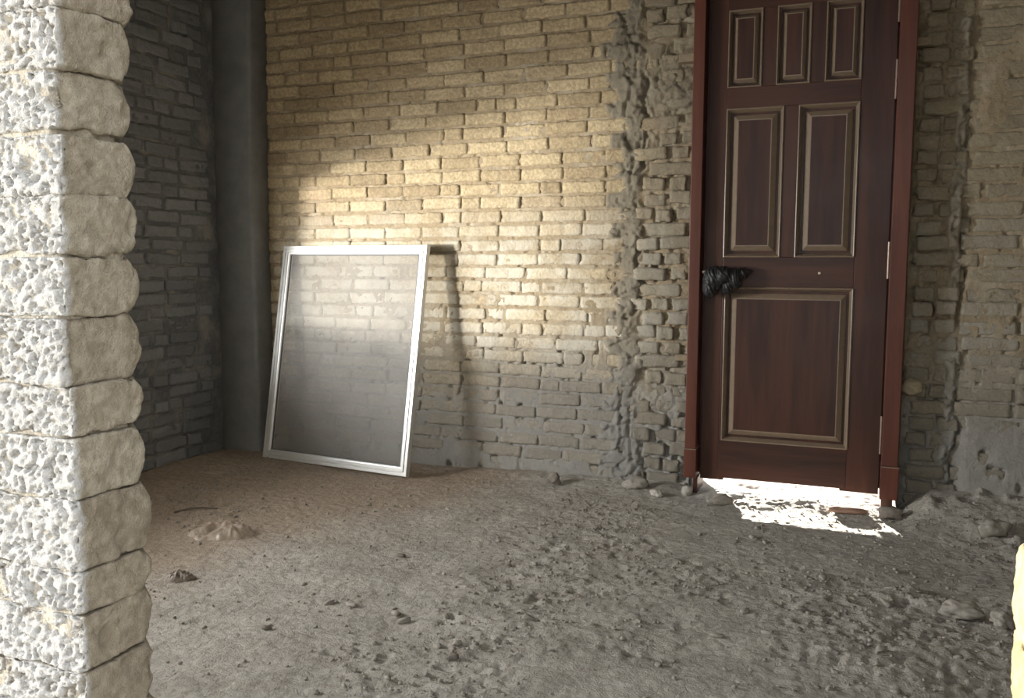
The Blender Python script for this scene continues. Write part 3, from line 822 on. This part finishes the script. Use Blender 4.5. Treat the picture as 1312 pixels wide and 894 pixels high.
# ------------------------------------------------------------------ aluminium window screen leaning on the wall
def build_screen():
    BL = Vector((-3.237, 4.137, 0.008)); BR = Vector((-2.231, 4.031, 0.008)); TL = Vector((-3.195, 4.352, 1.232))
    u = (BR - BL); W_ = u.length; u.normalize()
    v = TL - BL; v -= u * v.dot(u); H_ = v.length; v.normalize()
    n = u.cross(v)        # n points to the room side (-y)
    root = bpy.data.objects.new('window_screen', None); COL.objects.link(root)
    m = Matrix((u, v, n)).transposed().to_4x4(); m.translation = BL
    root.matrix_world = m
    root['label'] = 'silver aluminium framed insect screen leaning against the brick wall'; root['category'] = 'window screen'
    fw_, dp = 0.052, 0.030
    def bar(name, p, q, inward):
        """mitred bar with a stepped profile; p,q outer corners, inward unit vector in plane"""
        p = Vector(p); q = Vector(q); t = (q - p).normalized(); iw = Vector(inward)
        prof = [(0, -dp), (0, -0.004), (0.002, 0.0), (0.017, 0.0), (0.0185, -0.006), (0.022, -0.006), (0.0235, 0.002), (0.038, 0.002), (0.0395, -0.004), (fw_ - 0.006, -0.005), (fw_, -0.010), (fw_, -dp)]
        V, Q = [], []
        for a, h in prof:
            A = p + iw * a + t * a; B = q + iw * a - t * a
            V += [(A.x, A.y, h), (B.x, B.y, h)]
        k = len(prof)
        for i in range(k):
            j = (i + 1) % k
            Q.append((2 * i, 2 * i + 1, 2 * j + 1, 2 * j))
        me = make_mesh(name, V, Q, [M_alu])
        bmm = bmesh.new(); bmm.from_mesh(me); bmesh.ops.recalc_face_normals(bmm, faces=bmm.faces); bmm.to_mesh(me); bmm.free()
        link(name, me, root)
    bar('rail', (0, 0, 0), (W_, 0, 0), (0, 1, 0))
    bar('rail', (W_, H_, 0), (0, H_, 0), (0, -1, 0))
    bar('stile', (0, H_, 0), (0, 0, 0), (1, 0, 0))
    bar('stile', (W_, 0, 0), (W_, H_, 0), (-1, 0, 0))
    e = fw_ - 0.001
    # spline bead round the opening
    for nm, b in (('spline_bead', (e, W_ - e, e, e + 0.005)), ('spline_bead', (e, W_ - e, H_ - e - 0.005, H_ - e)),
                  ('spline_bead', (e, e + 0.005, e, H_ - e)), ('spline_bead', (W_ - e - 0.005, W_ - e, e, H_ - e))):
        link(nm, box_me(nm, (b[0], b[1], b[2], b[3], -0.018, -0.009), M_alu_dark), root)
    xs = np.linspace(e, W_ - e, 40); ys = np.linspace(e, H_ - e, 50)
    X, Y = np.meshgrid(xs, ys)
    Z = -0.0145 + 0.0018 * fbm(X.ravel() * 3, Y.ravel() * 3, 0, 731, 2)
    link('screen_mesh', make_mesh('screen_mesh', np.stack([X.ravel(), Y.ravel(), Z], 1), grid(40, 50), [M_screen], True), root)
build_screen()

# ------------------------------------------------------------------ things lying on the floor
def fh(x, y): return float(floor_h(np.array([x]), np.array([y]))[0])
def clod_mesh(name, seed, mat, sub=3, rough=0.35, flat=0.6, facet=False):
    bm = bmesh.new(); bmesh.ops.create_icosphere(bm, subdivisions=sub, radius=1)
    P = np.array([v.co[:] for v in bm.verts])
    k = 1 + rough * fbm(P[:, 0] * 1.6 + seed, P[:, 1] * 1.6, P[:, 2] * 1.6, 800 + seed, 4) * 1.6
    if facet: k = k + 0.2 * ridge(P[:, 0] * 1.1, P[:, 1] * 1.1, P[:, 2] * 1.1 + seed, 830 + seed, 2)
    for v, q, s in zip(bm.verts, P, k): v.co = Vector((q[0] * s, q[1] * s, q[2] * s * flat))
    return from_bm(name, bm, mat, True)
def place(name, me, x, y, scale, rz, label, cat, sink=0.25, group=None, z=None, tilt=0.0):
    h = min(v.co.z for v in me.vertices) * scale[2]
    o = link(name, me, None, (x, y, (fh(x, y) if z is None else z) - h * (1 - sink)), label=label, cat=cat, group=group)
    o.scale = scale; o.rotation_euler = (tilt, 0, rz)
    return o

def sheet(name, w_, d_, h_, seed, mat, x, y, rz, label, cat, nu=60, nv=36):
    us = np.linspace(-1, 1, nu); vs = np.linspace(-1, 1, nv)
    U, V = np.meshgrid(us, vs); U = U.ravel(); V = V.ravel()
    # pull the square in towards a lopsided outline
    rr = np.maximum(np.abs(U), np.abs(V)); ang = np.arctan2(V, U)
    ol = 0.82 + 0.22 * fbm(np.cos(ang) * 1.7, np.sin(ang) * 1.7, 0, seed, 3)
    q = np.hypot(U, V) + 1e-9
    X = U / q * rr * ol * w_ / 2; Y = V / q * rr * ol * d_ / 2
    base = (1 - rr ** 5)
    Z = h_ * base * (0.35 + 0.55 * np.maximum(0, fbm(X / w_ * 5, Y / d_ * 3, 0, seed + 3, 2) + 0.35)) + h_ * 0.45 * base ** 0.5 * (ridge(X / w_ * 9, Y / d_ * 5, 0, seed + 7, 3) - 0.1)
    Z = np.maximum(Z, 0) + 0.002
    c, s = math.cos(rz), math.sin(rz)
    WX = x + X * c - Y * s; WY = y + X * s + Y * c
    Z = Z + floor_h(WX, WY) - fh(x, y)
    me = make_mesh(name, np.stack([WX - x, WY - y, Z], 1), grid(nu, nv), [mat], True)
    link(name, me, None, (x, y, fh(x, y)), label=label, cat=cat)
sheet('plastic_bag', 0.36, 0.24, 0.042, 905, M_film, -2.45, 2.87, 0.25, 'crumpled clear plastic bag, dusty, lying on the brown floor', 'plastic bag')
M_scrap = mat_simple('scrap_film', (0.28, 0.23, 0.19), 0.5, 60, 0.5, 0.2)
sheet('plastic_scrap', 0.13, 0.09, 0.032, 927, M_scrap, -2.25, 2.40, 0.5, 'small dark crumpled scrap beside the near brick pillar', 'scrap', 40, 24)
# twig pieces
def twig(pts, r, mat, name, label, cat):
    bm = bmesh.new(); rings = []
    for i, p in enumerate(pts):
        p = Vector(p); t = (Vector(pts[min(i + 1, len(pts) - 1)]) - Vector(pts[max(i - 1, 0)])).normalized()
        a = t.orthogonal().normalized(); b = t.cross(a)
        rr = r * (1 - 0.5 * i / (len(pts) - 1))
        rings.append([bm.verts.new(p + (a * math.cos(k * math.pi / 3) + b * math.sin(k * math.pi / 3)) * rr) for k in range(6)])
    for A, B in zip(rings, rings[1:]):
        for k in range(6): bm.faces.new((A[k], A[(k + 1) % 6], B[(k + 1) % 6], B[k]))
    bm.faces.new(rings[0][::-1]); bm.faces.new(rings[-1])
    o = Vector(pts[0])
    for v in bm.verts: v.co -= o
    link(name, from_bm(name, bm, mat), None, o, label=label, cat=cat)
def on_floor(pl, dz): return [(x, y, fh(x, y) + dz + k) for (x, y, k) in pl]
M_twig = mat_simple('dry_twig', (0.13, 0.10, 0.075), 0.9, 80, 0.4, 0.3)
twig(on_floor([(-2.90, 3.07, 0), (-2.85, 3.11, 0.006), (-2.80, 3.14, 0.004), (-2.74, 3.17, 0)], 0.004), 0.006, M_twig, 'twig', 'thin dry twig lying behind the plastic bag', 'twig')
twig(on_floor([(-1.31, 3.98, 0), (-1.295, 3.95, 0.004), (-1.275, 3.90, 0)], 0.002), 0.004, M_twig, 'twig', 'short dark twig lying before the patched brickwork', 'twig')

place('stone_chip', clod_mesh('stone_chip', 3, M_clod_dark, 3, 0.5, 0.7, True), -1.46, 4.21, (0.028, 0.022, 0.045), 0.4, 'upright dark stone chip at the foot of the brick wall', 'stone', 0.2)
place('mortar_lump', clod_mesh('mortar_lump', 5, M_clod, 3, 0.4, 0.6, True), -1.05, 4.26, (0.055, 0.03, 0.05), 0.2, 'grey mortar lump at the wall foot below the patched strip', 'mortar lump', 0.3)
place('stone_chip', clod_mesh('stone_chip', 8, M_stone, 3, 0.4, 0.6, True), -0.93, 4.19, (0.030, 0.018, 0.03), -0.3, 'pale stone chip near the left foot of the door frame', 'stone', 0.2)
place('plaster_ball', clod_mesh('plaster_ball', 12, M_stone, 3, 0.18, 0.9), -0.795, 4.265, (0.026, 0.022, 0.03), 0, 'round pale plaster lump under the left plinth block', 'plaster lump', 0.15)
place('brick_fragment', clod_mesh('brick_fragment', 15, M_redclod, 3, 0.3, 0.35, True), -0.055, 4.20, (0.075, 0.03, 0.04), 0.1, 'flat brick fragment lying in the light under the door', 'brick fragment', 0.2)
place('rubble_stone', clod_mesh('rubble_stone', 17, M_clod, 4, 0.3, 0.55, True), 0.315, 3.13, (0.062, 0.040, 0.05), -0.25, 'flat rubble stone half sunk in the dirt at lower right', 'stone', 0.25)
place('rubble_stone', clod_mesh('rubble_stone', 19, M_clod, 4, 0.4, 0.6, True), 0.43, 3.08, (0.030, 0.030, 0.04), 0.6, 'smaller earth lump just right of the flat rubble stone', 'stone', 0.3)
place('mortar_lump', clod_mesh('mortar_lump', 21, M_clod_dark, 3, 0.35, 0.6, True), 0.125, 4.20, (0.05, 0.03, 0.05), 0.2, 'dark mortar lump at the right foot of the door frame', 'mortar lump', 0.3)
place('mortar_lump', clod_mesh('mortar_lump', 23, M_clod, 3, 0.35, 0.6, True), -0.62, 4.17, (0.06, 0.035, 0.04), 0.5, 'yellowish earth lump before the lit door gap', 'mortar lump', 0.35)
place('mortar_lump', clod_mesh('mortar_lump', 27, M_clod, 3, 0.35, 0.6, True), 0.52, 4.05, (0.06, 0.04, 0.06), 0.5, 'earth lump banked against the wall right of the door', 'mortar lump', 0.35)

# countable small clods, alike
CL = [clod_mesh('dirt_clod', 40 + i, [M_clod, M_clod_dark, M_clod, M_clod, M_clod][i % 5], 2, 0.45, 0.6, True) for i in range(10)]
rs = np.random.RandomState(5)
hot = [(-1.67, 2.38, 0.10, 9), (-1.37, 2.46, 0.03, 2), (-1.16, 2.24, 0.09, 9), (-2.2, 3.4, 0.3, 5), (-0.38, 3.7, 0.12, 8), (-1.3, 3.2, 0.5, 10), (-0.3, 2.9, 0.35, 12), (0.15, 3.25, 0.12, 12), (-0.2, 2.5, 0.3, 12), (-0.95, 2.3, 0.2, 6), (-2.55, 3.85, 0.3, 5), (0.1, 2.85, 0.3, 14), (-0.75, 2.6, 0.35, 8), (0.2, 3.95, 0.15, 8)]
n = 0
spots = ['in the lower left foreground', 'left of the lower middle foreground', 'in the lower middle foreground', 'between the plastic bag and the screen', 'in front of the lit door gap',
         'in the middle of the floor', 'below the door in the right foreground', 'on the rubble heap at the right', 'in the lower right foreground', 'at the bottom middle of the view', 'just in front of the leaning screen',
         'around the flat rubble stone', 'right of the middle foreground', 'by the earth bank right of the door']
for (cx, cy, sp, k), where in zip(hot, spots):
    for _ in range(k):
        x, y = cx + rs.normal() * sp, cy + rs.normal() * sp
        if not (-3.1 < x < 0.6 and 1.6 < y < 4.0): continue
        s = 0.005 + 0.008 * rs.rand() ** 2.2
        me = CL[rs.randint(10)]
        place('dirt_clod', me, x, y, (s * (1 + 0.8 * rs.rand()), s, s * (0.8 + 0.4 * rs.rand())), rs.rand() * 6.28, 'small dry clod of earth ' + where, 'clod', 0.6, 'loose clods ' + where)
        n += 1
# crumbs beyond counting
def crumbs():
    Vs, Qs, off = [], [], 0
    bm = bmesh.new(); bmesh.ops.create_icosphere(bm, subdivisions=1, radius=1)
    B = np.array([v.co[:] for v in bm.verts]); Fc = np.array([[v.index for v in f.verts] for f in bm.faces]); bm.free()
    N = 5200
    x = rs.uniform(-3.2, 0.8, N * 3); y = rs.uniform(1.6, 4.35, N * 3)
    keep = rs.rand(N * 3) < 0.12 + 0.9 * sstep(-0.05, 0.5, fbm(x * 1.9, y * 1.9, 0, 21, 3)) + 0.35 * sstep(-0.6, 0.4, x)
    x, y = x[keep][:N], y[keep][:N]; z = floor_h(x, y)
    for i in range(len(x)):
        s = 0.0022 + 0.0055 * rs.rand() ** 3
        d = B * (1 + 0.35 * rs.randn(len(B), 1)) * s * np.array([1.2, 1, 0.75])
        a = rs.rand() * 6.28; c_, s_ = math.cos(a), math.sin(a)
        d = np.stack([d[:, 0] * c_ - d[:, 1] * s_, d[:, 0] * s_ + d[:, 1] * c_, d[:, 2]], 1)
        Vs.append(d + np.array([x[i], y[i], z[i] + s * 0.35])); Qs.append(Fc + off); off += len(B)
    me = make_mesh('dirt_crumbs', np.concatenate(Vs), np.concatenate(Qs), [M_clod])
    link('dirt_crumbs', me, FLOOR, kind='stuff')
crumbs()
